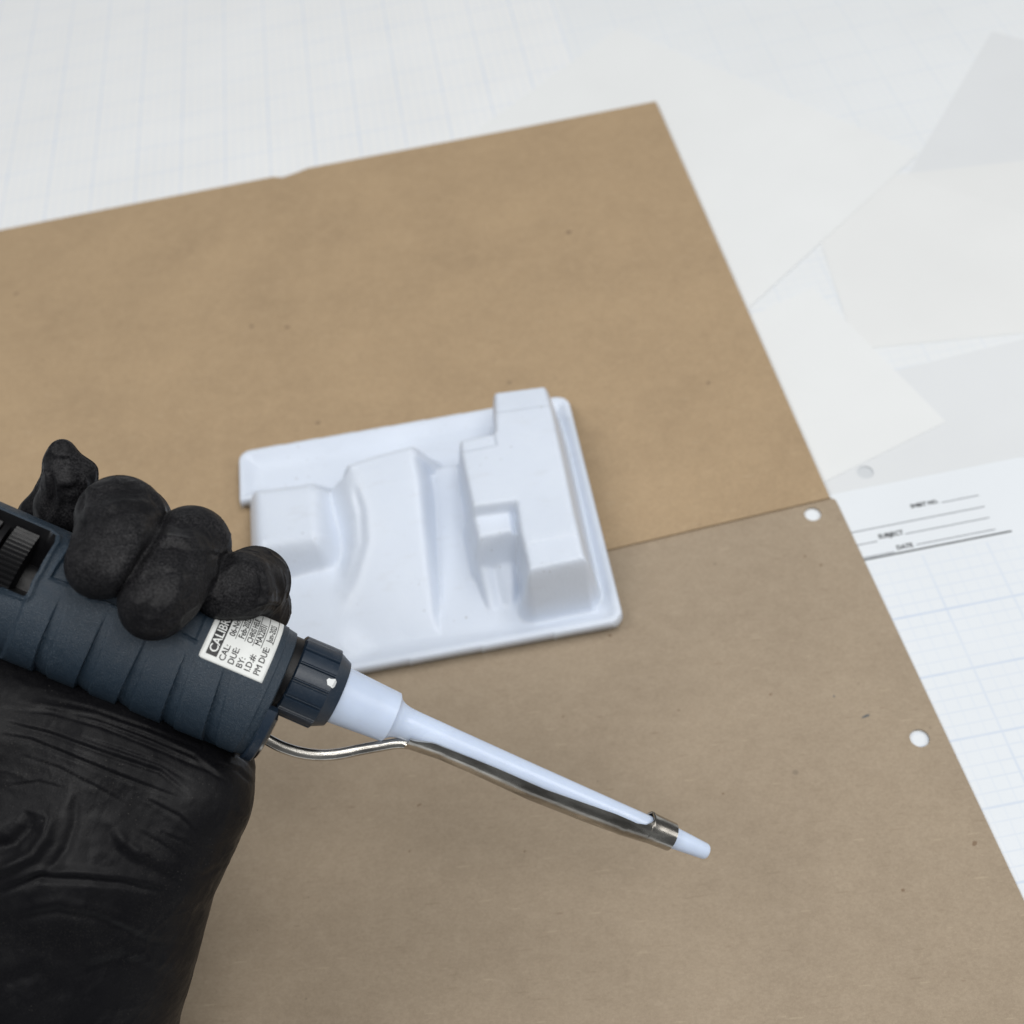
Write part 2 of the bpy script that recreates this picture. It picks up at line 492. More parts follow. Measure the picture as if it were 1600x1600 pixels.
# plain thin sheets overlapping at the upper right, lying on a wide squared sheet
wide = [(0.07, 0.20), (0.46, 0.205), (0.455, 0.80), (0.085, 0.795)]
o = plate('graph_paper', wide, [circle(T(1352, 738, -0.0021)[:2], 0.0034)], -0.0022, -0.0021, paper_mat('graph_wide', (0.765, 0.79, 0.81), (0.40, 0.52, 0.72), 0.0053, (0.2, 0.31), None, 0.34, 0.7))
tag(o, 'wide pale squared sheet lowest in the pile of papers at the right', 'paper', 'loose white papers')
def sheet(corner, p1, p2, L1, L2, z, mat, label, holes=()):
    c, a, b = (T(*p, z)[:2] for p in (corner, p1, p2))
    e1 = (a - c) / np.linalg.norm(a - c); e2 = (b - c) / np.linalg.norm(b - c)
    if abs(e1 @ e2) > 0.12:
        e2 = e2 - (e1 @ e2) * e1; e2 /= np.linalg.norm(e2)
    pts = [tuple(q) for q in (c, c + e1 * L1, c + e1 * L1 + e2 * L2, c + e2 * L2)]
    o = plate('paper_sheet', pts, [circle(T(*c_, z)[:2], r) for c_, r in holes], z - 0.0001, z, M[mat])
    tag(o, label, 'paper', 'loose white papers')
    return o
sheet((1478, 659), (1318, 738), (1372, 552), 0.12, 0.10, -0.00155, 'paper_a',
      'plain white sheet with its corner pointing right, just above the title sheet')
sheet((1290, 790), (1640, 703), (1250, 640), 0.216, 0.062, -0.0018, 'paper_b',
      'grey-white sheet with one punched hole, between the cornered sheet and the title sheet', [((1352, 738), 0.0034)])
sheet((1337, 546), (1600, 520), (1285, 385), 0.20, 0.12, -0.0019, 'paper_c',
      'off-white sheet with a blunt lower left corner in the middle of the right edge')
sheet((1437, 238), (1176, 476), (1340, 140), 0.20, 0.21, -0.0016, 'paper_a',
      'bright white sheet beside the top right corner of the kraft board')
sheet((1417, 275), (1640, 348), (1520, 100), 0.20, 0.14, -0.0020, 'paper_b',
      'cool grey-white sheet in the top right corner, behind the bright cornered sheet')

# ================================================================== white moulded tray (height field)
def poly_sdf(X, Y, poly):
    poly = np.array(poly)
    d = np.full(X.shape, 1e9); s = np.ones(X.shape)
    n = len(poly)
    for i in range(n):
        a, b = poly[i], poly[(i + 1) % n]
        ex, ey = b - a
        wx, wy = X - a[0], Y - a[1]
        t = np.clip((wx * ex + wy * ey) / (ex * ex + ey * ey), 0, 1)
        d = np.minimum(d, (wx - t * ex) ** 2 + (wy - t * ey) ** 2)
        c1 = Y >= a[1]; c2 = Y < b[1]; c3 = ex * wy > ey * wx
        flip = (c1 & c2 & c3) | (~c1 & ~c2 & ~c3)
        s = np.where(flip, -s, s)
    return s * np.sqrt(d)
def smax(a, b, k):
    h = np.clip(0.5 + 0.5 * (a - b) / k, 0, 1)
    return b * (1 - h) + a * h + k * h * (1 - h)
def smin(a, b, k):
    h = np.clip(0.5 + 0.5 * (b - a) / k, 0, 1)
    return b * (1 - h) + a * h - k * h * (1 - h)

def build_tray():
    mm = 1000.0
    def W(pts, h): return [tuple(T(x, y, h / mm)[:2] * mm) for x, y in pts]
    # outline: rectangle with a step on its left side
    top = W([(400, 702), (880, 619)], 6.5); right = W([(893.5, 640), (973, 954)], 5); bot = W([(949, 988), (600, 1051)], 1.0)
    left = W([(372, 735), (377, 782)], 6.5)
    left2 = W([(394, 790), (399, 860)], 4)
    def line(p, q):
        p, q = np.array(p), np.array(q); return p, q - p
    def cross(l1, l2):
        (p, d), (q, e) = l1, l2
        t = ((q - p)[0] * e[1] - (q - p)[1] * e[0]) / (d[0] * e[1] - d[1] * e[0])
        return tuple(p + d * t)
    lt, lr, lb_ = line(*top), line(*right), line(*bot)
    ll = line(left[0], (left[0][0] + (lr[1][0] / lr[1][1]) * -100, left[0][1] - 100))
    l2 = line(left2[0], (left2[0][0] + (lr[1][0] / lr[1][1]) * -100, left2[0][1] - 100))
    ystep = left[1][1] - 1.5
    TLc, TRc, BRc, BLc = cross(ll, lt), cross(lt, lr), cross(lr, lb_), cross(l2, lb_)
    s1 = cross(ll, line((-200, ystep), (0, ystep))); s2 = cross(l2, line((-200, ystep), (0, ystep)))
    outline = [TLc, s1, s2, BLc, BRc, TRc]
    step = 0.5
    xs = np.arange(min(p[0] for p in outline) - 3, max(p[0] for p in outline) + 3, step)
    ys = np.arange(min(p[1] for p in outline) - 3, max(p[1] for p in outline) + 3, step)
    X, Y = np.meshgrid(xs, ys)
    # rounded outline: shrink, then grow
    cx, cy = np.mean([p[0] for p in outline]), np.mean([p[1] for p in outline])
    def osdf(X, Y, r=6.5):
        rect = [TLc, (TLc[0] + (BLc[0] - s2[0]) * 1 + (s1[0] - TLc[0]) * 0, BLc[1]), BRc, TRc]
        rect[1] = cross(ll, lb_)
        def rr(poly, r):
            poly = np.array(poly); c = poly.mean(0)
            # inset polygon (convex quad): move edges inwards
            n = len(poly); ls = []
            for i in range(n):
                a, b = poly[i], poly[(i + 1) % n]
                e = (b - a) / np.linalg.norm(b - a); nn = np.array([-e[1], e[0]])
                if nn @ (c - a) < 0: nn = -nn
                ls.append((a + nn * r, e))
            q = [cross(ls[i - 1], ls[i]) for i in range(n)]
            return poly_sdf(X, Y, q) - r
        d = rr(rect, r)
        cut = [(s1[0] - 20, ystep), (s2[0], ystep), (BLc[0], BLc[1] - 20), (BLc[0] - 40, BLc[1] - 20)]
        dc = poly_sdf(X, Y, cut)
        return -smin(-d, dc, 1.5)
    d = osdf(X, Y)
    eps = 0.3
    gx = (osdf(X + eps, Y) - osdf(X - eps, Y)) / (2 * eps); gy = (osdf(X, Y + eps) - osdf(X, Y - eps)) / (2 * eps)
    g = np.hypot(gx, gy) + 1e-6; gx /= g; gy /= g
    out = d > 0
    Xs = np.where(out, X - gx * d, X); Ys = np.where(out, Y - gy * d, Y)
    X, Y = Xs, Ys
    di = -np.minimum(d, 0)                      # distance inwards from the edge
    # --- floor and rim
    floor = 2.2 + 0.3 * np.sin(X * 0.05)
    rim_h = 6.3 + 0.4 * np.clip((Y - 290) / 60, -1, 1)
    rim = rim_h - np.clip((di - 3.0), 0, None) / 1.45
    H = smax(rim, floor, 2.2)
    H = np.where(di < 3.0, smax(H, rim_h - 0.0 * di, 0.3), H)
    def plateau(poly_mm, htop, slope, r=1.0):
        dd = poly_sdf(X, Y, poly_mm)
        hh = htop - np.clip(dd, 0, None) * slope
        # soft top edge
        soft = htop - slope * r * 0.5 * np.log1p(np.exp(np.clip(dd / (r * 0.5), -30, 30)))
        return soft
    # --- left square block
    blk = W([(398, 766), (488, 754), (498, 764), (501, 832), (492, 845), (409, 858), (401, 852)], 20)
    b = plateau(blk, 20.0, 2.0, 3.0)
    H = smax(H, b, 2.5)
    # --- ramp shaped hump
    hp = [(543, 727, 25), (645, 698, 25), (651, 707, 25), (659, 751, 23.5), (667, 846, 18.5), (679, 953, 9), (690, 992, 4),
          (520, 1016, 4), (538, 925, 11), (551, 898, 13.5), (564, 846, 18.5), (562, 799, 21.5), (549, 760, 24)]
    hpm = [tuple(T(x, y, h / mm)[:2] * mm) for x, y, h in hp]
    y_b, y_f = T(600, 712, .025)[1] * mm, T(600, 1005, .003)[1] * mm
    tt = np.clip((Y - y_f) / (y_b - y_f), 0, 1)
    hs = 2.0 + 23.0 * (1 - (1 - tt) ** 1.45)
    xc_ = T(612, 820, .018)[0] * mm
    hs = hs + 0.7 * np.clip(1 - ((X - xc_) / 15) ** 2, -1, 1) * np.clip((hs - 4) / 12, 0, 1)
    dd = poly_sdf(X, Y, hpm)
    lx = np.clip((X - T(545, 800, .02)[0] * mm) / 8, 0, 1)
    sl = 1.0 + 3.2 * np.clip((X - (T(600, 850, .015)[0] * mm)) / 6, 0, 1)
    sl = np.where(Y > y_b - 4, 2.2, sl)
    rr_ = 0.8 + 1.4 * (1 - np.clip((X - T(600, 850, .015)[0] * mm) / 6, 0, 1)) * (Y < y_b - 4)
    hump = hs - sl * rr_ * np.log1p(np.exp(np.clip(dd / rr_, -30, 30)))
    H = smax(H, hump, 2.6)
    # --- broad low shelf left of the hump
    sh = W([(440, 925), (505, 880), (540, 920), (535, 1010), (440, 1010)], 8)
    H = smax(H, plateau(sh, 7.0, 0.5, 4.0), 3.0)
    # --- curved valley along the left flank of the hump
    vl = [T(x, y, h / mm)[:2] * mm for x, y, h in [(552, 757, 22), (564, 799, 19.5), (566, 846, 16.5), (551, 898, 11.5), (538, 930, 8.5), (524, 985, 4)]]
    dv = np.full(X.shape, 1e9); av = np.zeros(X.shape)
    for k_, (p_, q_) in enumerate(zip(vl[:-1], vl[1:])):
        e_ = q_ - p_
        t_ = np.clip(((X - p_[0]) * e_[0] + (Y - p_[1]) * e_[1]) / (e_ @ e_), 0, 1)
        d_ = np.hypot(X - p_[0] - t_ * e_[0], Y - p_[1] - t_ * e_[1])
        av = np.where(d_ < dv, (k_ + t_) / 5, av); dv = np.minimum(dv, d_)
    H = H - 1.15 * np.exp(-(dv / (1.5 + 2.2 * av)) ** 2) * np.clip((1 - av) / 0.6, 0, 1) * np.clip(av / 0.12, 0, 1)
    # --- saddle between hump and tower, dropping off at its back
    sd = W([(664, 741), (716, 731), (752, 860), (775, 985), (694, 985)], 8)
    ys0, ys1 = T(690, 737, .0105)[1] * mm, T(720, 960, .003)[1] * mm
    hsd = 1.6 + 8.9 * np.clip((Y - ys1) / (ys0 - ys1), 0, 1)
    dd = poly_sdf(X, Y, sd)
    H = smax(H, hsd - 2.5 * 0.6 * np.log1p(np.exp(np.clip(dd / 0.6, -40, 40))), 1.2)
    # --- tower
    tw = W([(770, 607), (852, 597), (860, 625), (880, 713), (899, 802), (916, 871), (826, 890), (812, 832), (805, 786),
            (738, 795), (719, 709), (717, 685), (773, 674)], 33)
    yb = T(800, 640, .033)[1] * mm
    ht = 33.0 - np.clip((Y - yb) * 0.10, 0, 1.6) - np.clip((T(870, 830, .033)[1] * mm - Y) * 0.06, 0, 0.7)
    def sstep(v): v = np.clip(v + 0.5, 0, 1); return v * v * (3 - 2 * v)
    yb2 = T(815, 638, .033)[1] * mm; yl2 = T(747, 703, .033)[1] * mm; yf2 = T(862, 842, .033)[1] * mm; xl2 = T(775, 690, .033)[0] * mm
    ht -= 1.5 * sstep((Y - yb2 + 0.06 * X) / 1.4)
    ht -= 1.3 * sstep((Y - yl2) / 1.2) * sstep((xl2 - X) / 1.2)
    ht -= 0.9 * sstep((yf2 - Y) / 1.6)
    dd = poly_sdf(X, Y, tw)
    yfr = T(870, 880, .033)[1] * mm
    slope = 6.5 - 2.4 * np.clip((yfr + 6 - Y) / 6, 0, 1) * np.clip((T(917, 872, .033)[0] * mm - X) / 1.5 + 0.5, 0, 1)
    tow = ht - slope * 0.5 * np.log1p(np.exp(np.clip(dd / 0.5, -40, 40)))
    H = smax(H, tow, 1.3)
    pf = W([(734, 790), (796, 783), (802, 832), (748, 842)], 27.5)
    dd = poly_sdf(X, Y, pf)
    H = smax(H, 27.5 - 3.6 * 0.5 * np.log1p(np.exp(np.clip(dd / 0.5, -40, 40))), 0.8)
    # long ramp in front of the platform
    pr = W([(745, 850), (802, 842), (806, 900), (800, 955), (762, 962), (750, 900)], 10)
    yr0, yr1 = T(775, 845, .020)[1] * mm, T(780, 960, .0025)[1] * mm
    hr = 2.0 + 17.0 * np.clip((Y - yr1) / (yr0 - yr1), 0, 1) ** 1.25
    cxr = T(780, 900, .010)[0] * mm
    hr -= 1.2 * np.exp(-((X - cxr + 1.5) / 2.2) ** 2)
    dd = poly_sdf(X, Y, pr)
    H = smax(H, hr - 4.5 * 0.5 * np.log1p(np.exp(np.clip(dd / 0.5, -40, 40))), 1.0)
    # outer lip
    H = np.where(out, 0.3, H)
    edge = (~out) & (di < 0.8)
    H = np.where(edge, np.minimum(H, rim_h - 0.5 * (0.8 - di) ** 1.0), H)
    keep = d < 1.5 * step
    idx = -np.ones(X.shape, int); idx[keep] = np.arange(keep.sum())
    V = np.stack([X[keep], Y[keep], H[keep]], 1) / mm
    a, b2, c, e = idx[:-1, :-1], idx[:-1, 1:], idx[1:, 1:], idx[1:, :-1]
    inside = (d < 0)
    anyin = inside[:-1, :-1] | inside[:-1, 1:] | inside[1:, 1:] | inside[1:, :-1]
    ok = (a >= 0) & (b2 >= 0) & (c >= 0) & (e >= 0) & anyin
    Fq = np.stack([a[ok], b2[ok], c[ok], e[ok]], 1)
    V[:, 2] += 0.0011
    o = mesh_obj('moulded_tray', V, Fq.tolist(), M['tray'])
    sm = o.modifiers.new('Smooth', 'SMOOTH'); sm.factor = 0.5; sm.iterations = 5
    so = o.modifiers.new('Solidify', 'SOLIDIFY'); so.thickness = 0.0009; so.offset = -1
    return o
tray = build_tray()
tag(tray, 'bluish white moulded plastic tray with a T-shaped tower, a ramp and a square block', 'tray')

# ================================================================== pipette
O = P(509, 1077, .325); B = P(1104, 1331, .352)
ax = B - O; ax /= np.linalg.norm(ax)
vv = (O - C0) / np.linalg.norm(O - C0)
zc = -(vv - (vv @ ax) * ax); zc /= np.linalg.norm(zc)
wv = np.cross(zc, ax)
MW = Matrix(((ax[0], wv[0], zc[0], O[0]), (ax[1], wv[1], zc[1], O[1]), (ax[2], wv[2], zc[2], O[2]), (0, 0, 0, 1)))
pip = empty('pipette', MW)
tag(pip, 'navy handheld pipette with white nozzle, steel ejector arm and calibration sticker', 'pipette')
RT = np.stack([ax, wv, zc])            # world -> local (rows)
def loc(p): return (p - O) @ RT.T      # metres, local
def sil(x, y):
    """station along the nozzle axis and signed offset of the sight line (mm)"""
    r = ray(x, y); r = r / np.linalg.norm(r)
    n = np.cross(ax, r); n2 = n @ n
    return np.cross(C0 - O, r) @ n / n2 * 1000, (C0 - O) @ n / math.sqrt(n2) * 1000
def on_plane(x, y, z=0.0):
    """point of the sight line at local height z (mm) above the axis plane"""
    c = loc(C0) * 1000; r = RT @ ray(x, y)
    return c + r * ((z - c[2]) / r[2])

# --- body surface: super-ellipse, offset below the nozzle axis
BW0, BH, BD, BEXP = -6.9, 18.6, 18.2, 2.25
S_F = -14.0
S_B = -150.0
def body_r(th):
    return (np.abs(np.cos(th) / BD) ** BEXP + np.abs(np.sin(th) / BH) ** BEXP) ** (-1 / BEXP)
# th measured from +z (towards the camera) to +w (up in the picture)
def body_pt(s, th, dr=0.0):
    r = body_r(th) + dr
    return np.stack([s + 0 * th, BW0 + r * np.sin(th), r * np.cos(th) + 0 * s], -1)
def hit(x, y, dr=0.0):
    c = loc(C0) * 1000; r = RT @ ray(x, y); r = r / np.linalg.norm(r)
    t = np.linspace(200, 420, 4401)
    p = c + r * t[:, None]
    th = np.arctan2(p[:, 1] - BW0, p[:, 2])
    rad = np.hypot(p[:, 1] - BW0, p[:, 2]) - body_r(th) - dr
    i = np.argmax(rad < 0) if (rad < 0).any() else np.argmin(rad)
    return p[i, 0], th[i]
RM = 18.4
def hq(x, y):
    s, th = hit(x, y); return (s, th * RM)
def seg_dist(S, Q, pts, closed=False):
    d = np.full(S.shape, 1e9)
    pts = [np.array(p) for p in pts]
    for a, b in zip(pts[:-1], pts[1:]):
        e = b - a; L2 = e @ e + 1e-9
        t = np.clip(((S - a[0]) * e[0] + (Q - a[1]) * e[1]) / L2, 0, 1)
        d = np.minimum(d, np.hypot(S - a[0] - t * e[0], Q - a[1] - t * e[1]))
    return d

win_px = [(-60, 770), (0, 797), (78, 831), (87, 838), (86, 846), (74, 864), (60, 891), (50, 907), (43, 926), (38, 931), (0, 917), (-60, 893)]
WIN = [hq(x, y) for x, y in win_px]

def body_height(S, Q):
    h = np.zeros(S.shape)
    # finger grooves: a sharp step on the left, rising back to the surface on the right
    tops = [(100, 937), (172, 963), (236, 997), (297, 1020), (356, 1046)]
    bots = [(60, 1050), (127, 1073), (193, 1096), (262, 1121), (328, 1144)]
    for (a, b) in zip(tops, bots):
        s1, q1 = hq(*a); s0, q0 = hq(*b)
        t = (Q - q0) / (q1 - q0)
        sc = s0 + (s1 - s0) * t
        wd = 3.3 * np.clip(1.12 - 0.45 * t, 0.3, 1.2)
        u = (S - sc) / wd + 0.5
        depth = 1.5 * np.clip((1.02 - t) / 0.55, 0, 1) * np.clip((Q + 30) / 3, 0, 1)
        prof = np.where((u > 0) & (u < 1), 0.35 + 0.65 * (1 - u) ** 1.6, 0) * np.clip((1 - u) / 0.06, 0, 1) * np.clip(u / 0.06, 0, 1)
        notch = np.exp(-((u - 1.0) * wd / 0.16) ** 2) * 0.22
        h -= depth * (prof + notch)
    # recessed name panel with a raised border
    pl = [hq(*p) for p in [(128, 838), (107, 858), (77, 903), (96, 910), (116, 917), (124, 927), (140, 937), (165, 941), (187, 951),
                           (230, 968), (275, 985), (306, 1003)]]
    dl = seg_dist(S, Q, pl)
    h += 0.55 * np.exp(-(dl / 0.42) ** 2)
    top = [hq(*p) for p in [(318, 975), (330, 945), (250, 905), (150, 850)]]
    ins = poly_sdf(S, Q, pl + top)
    h -= 0.45 * np.clip(-ins / 0.6, 0, 1)
    dl2 = np.abs(ins + 1.0)
    # thumbwheel window
    dw = poly_sdf(S, Q, WIN)
    h += 0.55 * np.exp(-((dw - 0.8) / 0.7) ** 2) * (dw > 0)
    h -= 11.0 * np.clip(-dw / 0.55, 0, 1)
    # lower flat left of the step under the window
    rec = [hq(*p) for p in [(42, 931), (34, 955), (22, 985), (5, 1024), (-10, 1050), (-200, 1000), (-200, 850), (0, 917)]]
    dr_ = poly_sdf(S, Q, rec)
    h -= 1.3 * np.clip(-dr_ / 1.0 + 0.2, 0, 1) * (dw > 0.0)
    # front chamfer
    f = S - (S_F - 2.6)
    h -= np.clip(f, 0, None) * 0.16 + 0.25 * (f > 0)
    return h

def build_body():
    s_f = np.arange(-112, S_F + 0.001, 0.24); s_b = np.arange(S_B, -112, 2.0)
    s = np.concatenate([s_b, s_f])
    th_front = np.arange(-1.75, 1.75, 0.0145)
    th_back = np.linspace(1.75, 2 * math.pi - 1.75, 40)[:-1]
    th = np.concatenate([th_front, th_back])
    S, TH = np.meshgrid(s, th, indexing='ij')
    THw = np.where(TH > math.pi, TH - 2 * math.pi, TH)
    h = body_height(S, THw * RM)
    h = np.where(np.abs(THw) > 1.75, np.where(S > S_F - 2.6, -0.25, 0), h)
    p = body_pt(S, THw, h)
    ns, nt_ = S.shape
    V = p.reshape(-1, 3) / 1000
    i = np.arange(ns - 1)[:, None]; j = np.arange(nt_)[None, :]
    j2 = (j + 1) % nt_
    Fq = np.stack([(i * nt_ + j), (i * nt_ + j2), ((i + 1) * nt_ + j2), ((i + 1) * nt_ + j)], -1).reshape(-1, 4)
    V = V.tolist()
    # front face, set back a little at the centre
    base = (ns - 1) * nt_
    rings = []
    for k, (f, off) in enumerate(((0.93, 0.35), (0.86, 0.3), (0.80, -1.0), (0.4, -1.2))):
        st = len(V)
        for jj in range(nt_):
            q = p[-1, jj]
            V.append(((S_F + off) / 1000, (BW0 + (q[1] - BW0) * f) / 1000, q[2] * f / 1000))
        rings.append(st)
    prev = base; faces = Fq.tolist()
    for st in rings:
        for jj in range(nt_):
            k2 = (jj + 1) % nt_
            faces.append((prev + jj, prev + k2, st + k2, st + jj))
        prev = st
    faces.append(tuple(prev + jj for jj in range(nt_)))
    faces.append(tuple(reversed(range(nt_))))
    o = mesh_obj('body', V, faces, M['navy'], pip)
    o.data.materials.append(M['black_plastic'])
    deep = (h < -1.9).reshape(-1)
    mi = np.zeros(len(faces), np.int32)
    mi[:len(Fq)] = deep[np.array(Fq)].any(1)
    o.data.polygons.foreach_set('material_index', mi)
    sharp_by_angle(o, 40)
    return o
body = build_body()

def lathe(name, prof, mat, parent=pip, n=64, c=(0, 0), cap0=True, cap1=True, rfun=None):
    V, Fs = [], []
    for i, (s, r) in enumerate(prof):
        for k in range(n):
            t = 2 * math.pi * k / n
            rr = r if rfun is None else rfun(i, r, t)
            V.append((s / 1000, (c[0] + rr * math.sin(t)) / 1000, (c[1] + rr * math.cos(t)) / 1000))
    for i in range(len(prof) - 1):
        for k in range(n):
            k2 = (k + 1) % n
            Fs.append((i * n + k, i * n + k2, (i + 1) * n + k2, (i + 1) * n + k))
    if cap0: Fs.append(tuple(reversed(range(n))))
    if cap1: Fs.append(tuple((len(prof) - 1) * n + k for k in range(n)))
    o = mesh_obj(name, V, Fs, mat, parent)
    sharp_by_angle(o, 30)
    return o

# black core seen in the gap between body and nut
lathe('core', [(S_F - 2, 10.4), (-10.6, 10.4), (-10.6, 9.6), (2, 9.6)], M['black_plastic'])

# ribbed nut
def nut_r(i, r, t):
    if r < 10.0: return r
    n = 15
    u = ((t + 0.10) * n / (2 * math.pi)) % 1.0
    g = 0.0
    if u < 0.06 or u > 0.94: g = 0.55
    elif 0.10 < u < 0.16: g = 0.3
    if i >= NUT_FADE: g = 0
    return r - g
NUT_FADE = 4
lathe('locking_nut', [(-11.2, 10.2), (-11.1, 11.0), (-10.7, 11.6), (-0.3, 11.75), (-0.28, 11.35), (0.2, 11.0), (3.4, 9.5), (3.45, 8.3)], M['navy_smooth'], n=360, rfun=nut_r)

# paint chip on the nut: a thin irregular patch on its chamfer
def nut_patch():
    pts = [(510.5, 1062), (514, 1059.5), (518, 1061), (524.5, 1061), (526, 1066), (523, 1073), (519.5, 1075.5), (516, 1072.5), (511.5, 1070)]
    V = []
    for x, y in pts + [(517.5, 1067)] + [((a_[0] + 517.5) / 2, (a_[1] + 1067) / 2) for a_ in pts]:
        c = loc(C0) * 1000; r = RT @ ray(x, y); r /= np.linalg.norm(r)
        t = np.linspace(280, 340, 3001); p = c + r * t[:, None]
        rad = np.hypot(p[:, 1], p[:, 2]); surf = np.where(p[:, 0] < 0.1, 11.8, 11.05 - (p[:, 0] - 0.2) * 0.47) + 0.16
        i = np.argmax(rad < surf) if (rad < surf).any() else np.argmin(rad - surf)
        V.append(p[i] / 1000)
    n_ = len(pts)
    fs = []
    for i_ in range(n_):
        j_ = (i_ + 1) % n_
        fs += [(i_, j_, n_ + 1 + j_, n_ + 1 + i_), (n_ + 1 + i_, n_ + 1 + j_, n_)]
    mesh_obj('paint_chip', V, fs, M['paint'], pip, False)
nut_patch()

# white nozzle
prof = [(3.0, 8.25), (3.8, 8.2), (20.2, 7.35), (20.45, 7.15), (20.6, 6.8), (21.0, 6.3), (21.6, 5.75), (22.4, 5.3), (23.4, 4.95), (24.6, 4.72), (27, 4.55),
        (60, 3.95), (105, 3.32), (115, 3.28), (126.2, 2.52), (126.8, 2.4), (127.2, 2.1), (127.35, 1.7), (127.3, 1.0), (124, 0.9)]
lathe('nozzle', prof, M['white_plastic'], n=96)

# ejector rod: swept, slightly flattened bar
def sweep(name, pts, radii, mat, n=20, flat=1.0):
    pts = np.array(pts)
    # Catmull-Rom resample
    out, rad = [], []
    m = len(pts)
    for i in range(m - 1):
        p0, p1, p2, p3 = pts[max(i - 1, 0)], pts[i], pts[i + 1], pts[min(i + 2, m - 1)]
        for t in np.linspace(0, 1, 8, endpoint=False):
            out.append(0.5 * ((2 * p1) + (-p0 + p2) * t + (2 * p0 - 5 * p1 + 4 * p2 - p3) * t * t + (-p0 + 3 * p1 - 3 * p2 + p3) * t ** 3))
            rad.append(radii[i] * (1 - t) + radii[i + 1] * t)
    out.append(pts[-1]); rad.append(radii[-1])
    out = np.array(out); V, Fs = [], []
    for i in range(len(out)):
        tg = out[min(i + 1, len(out) - 1)] - out[max(i - 1, 0)]; tg /= np.linalg.norm(tg)
        u = np.array([0, 0, 1.0]); side = np.cross(u, tg); side /= np.linalg.norm(side); u = np.cross(tg, side)
        for k in range(n):
            a = 2 * math.pi * k / n
            V.append((out[i] + side * rad[i] * math.cos(a) + u * rad[i] * flat * math.sin(a)) / 1000)
    for i in range(len(out) - 1):
        for k in range(n):
            k2 = (k + 1) % n
            Fs.append((i * n + k, i * n + k2, (i + 1) * n + k2, (i + 1) * n + k))
    Fs.append(tuple(reversed(range(n)))); Fs.append(tuple((len(out) - 1) * n + k for k in range(n)))
    return mesh_obj(name, V, Fs, mat, pip)

arm = empty('ejector_arm', Matrix.Identity(4)); arm.parent = pip
rod_px = [(400, 1146), (413, 1153), (440, 1167), (470, 1176.5), (500, 1180), (530, 1178), (560, 1172), (590, 1166.5), (620, 1162), (642, 1163), (664, 1168), (690, 1179), (720, 1193)]
rp = [on_plane(x, y, 3.0 * max(0, 1 - i / 8)) for i, (x, y) in enumerate(rod_px)]
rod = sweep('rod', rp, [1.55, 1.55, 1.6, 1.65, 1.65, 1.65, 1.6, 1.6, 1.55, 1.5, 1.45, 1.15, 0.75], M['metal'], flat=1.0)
rod.parent = arm
# trough and ring around the nozzle
top_px = [(640, 1155), (671, 1159), (699, 1171), (765, 1197), (840, 1230), (906, 1253), (952, 1269), (984, 1283), (1000, 1285), (1010, 1281), (1016, 1276), (1019, 1271)]
bot_px = [(640, 1172), (687, 1185), (734, 1205), (827, 1248), (921, 1285), (960, 1299), (992, 1314), (1037.6, 1331.5)]
ts = [sil(*q) for q in top_px]; bs = [sil(*q) for q in bot_px]
def trough():
    st = np.concatenate([np.linspace(27, 98, 60), np.linspace(98.5, 106.0, 26), np.linspace(106.3, 114.3, 12)])
    rb = np.interp(st, [b[0] for b in bs], [-b[1] for b in bs])
    rb = np.where(st > 98, np.interp(st, [98, 108, 114.3], [np.interp(98, [b[0] for b in bs], [-b[1] for b in bs]), 4.6, 4.42]), rb)
    wt = np.interp(st, [t[0] for t in ts], [t[1] for t in ts])
    swell = 0.45 * np.clip((st - 30) / 10, 0, 1) * np.clip((108 - st) / 10, 0, 1)
    rb = rb + swell; wt = wt + 0.6 * swell
    V, Fs = [], []
    n = 48; thick = 0.55
    for i, s in enumerate(st):
        R = rb[i]
        hw = math.asin(max(-0.97, min(0.97, wt[i] / R)))           # angle of the visible lip above the axis plane
        half = math.pi / 2 + hw if s < 106 else math.pi * 0.994
        half = max(half, 0.35)
        th_ = max(thick, 0.9 - (s - 27) * 0.02) if s < 60 else thick
        row = []
        for k in range(n):
            a = -math.pi / 2 + half * (2 * k / (n - 1) - 1)
            row.append((s, R * math.sin(a), R * math.cos(a)))
        for k in reversed(range(n)):
            a = -math.pi / 2 + half * (2 * k / (n - 1) - 1)
            row.append((s, (R - th_) * math.sin(a), (R - th_) * math.cos(a)))
        V += row
    m = 2 * n
    for i in range(len(st) - 1):
        for k in range(m):
            k2 = (k + 1) % m
            Fs.append((i * m + k, i * m + k2, (i + 1) * m + k2, (i + 1) * m + k))
    for base in (0, (len(st) - 1) * m):
        for k in range(n - 1):
            q = (base + k, base + k + 1, base + m - 2 - k, base + m - 1 - k)
            Fs.append(q if base else tuple(reversed(q)))
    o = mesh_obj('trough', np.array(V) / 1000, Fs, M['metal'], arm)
    sharp_by_angle(o, 40)
trough()

# ejector slider at the foot of the body front, and its steel insert
def arc_block(name, th0, th1, s0, s1, dr0, dr1, mat, parent=pip, n=24, bev=0.35):
    V, Fs = [], []
    ths = np.linspace(th0, th1, n)
    sec = [(s0, dr0), (s0, dr1 - bev), (s0 + bev, dr1), (s1 - bev, dr1), (s1, dr1 - bev), (s1, dr0)]
    for t in ths:
        for s, dr in sec:
            V.append(body_pt(np.array(float(s)), np.array(t), dr) / 1000)
    m = len(sec)
    for i in range(n - 1):
        for k in range(m):
            k2 = (k + 1) % m
            Fs.append((i * m + k, i * m + k2, (i + 1) * m + k2, (i + 1) * m + k))
    Fs.append(tuple(reversed(range(m)))); Fs.append(tuple((n - 1) * m + k for k in range(m)))
    o = mesh_obj(name, V, Fs, mat, parent)
    sharp_by_angle(o, 25)
    return o
_, tA = hit(417, 1106); _, tB = hit(392, 1172)
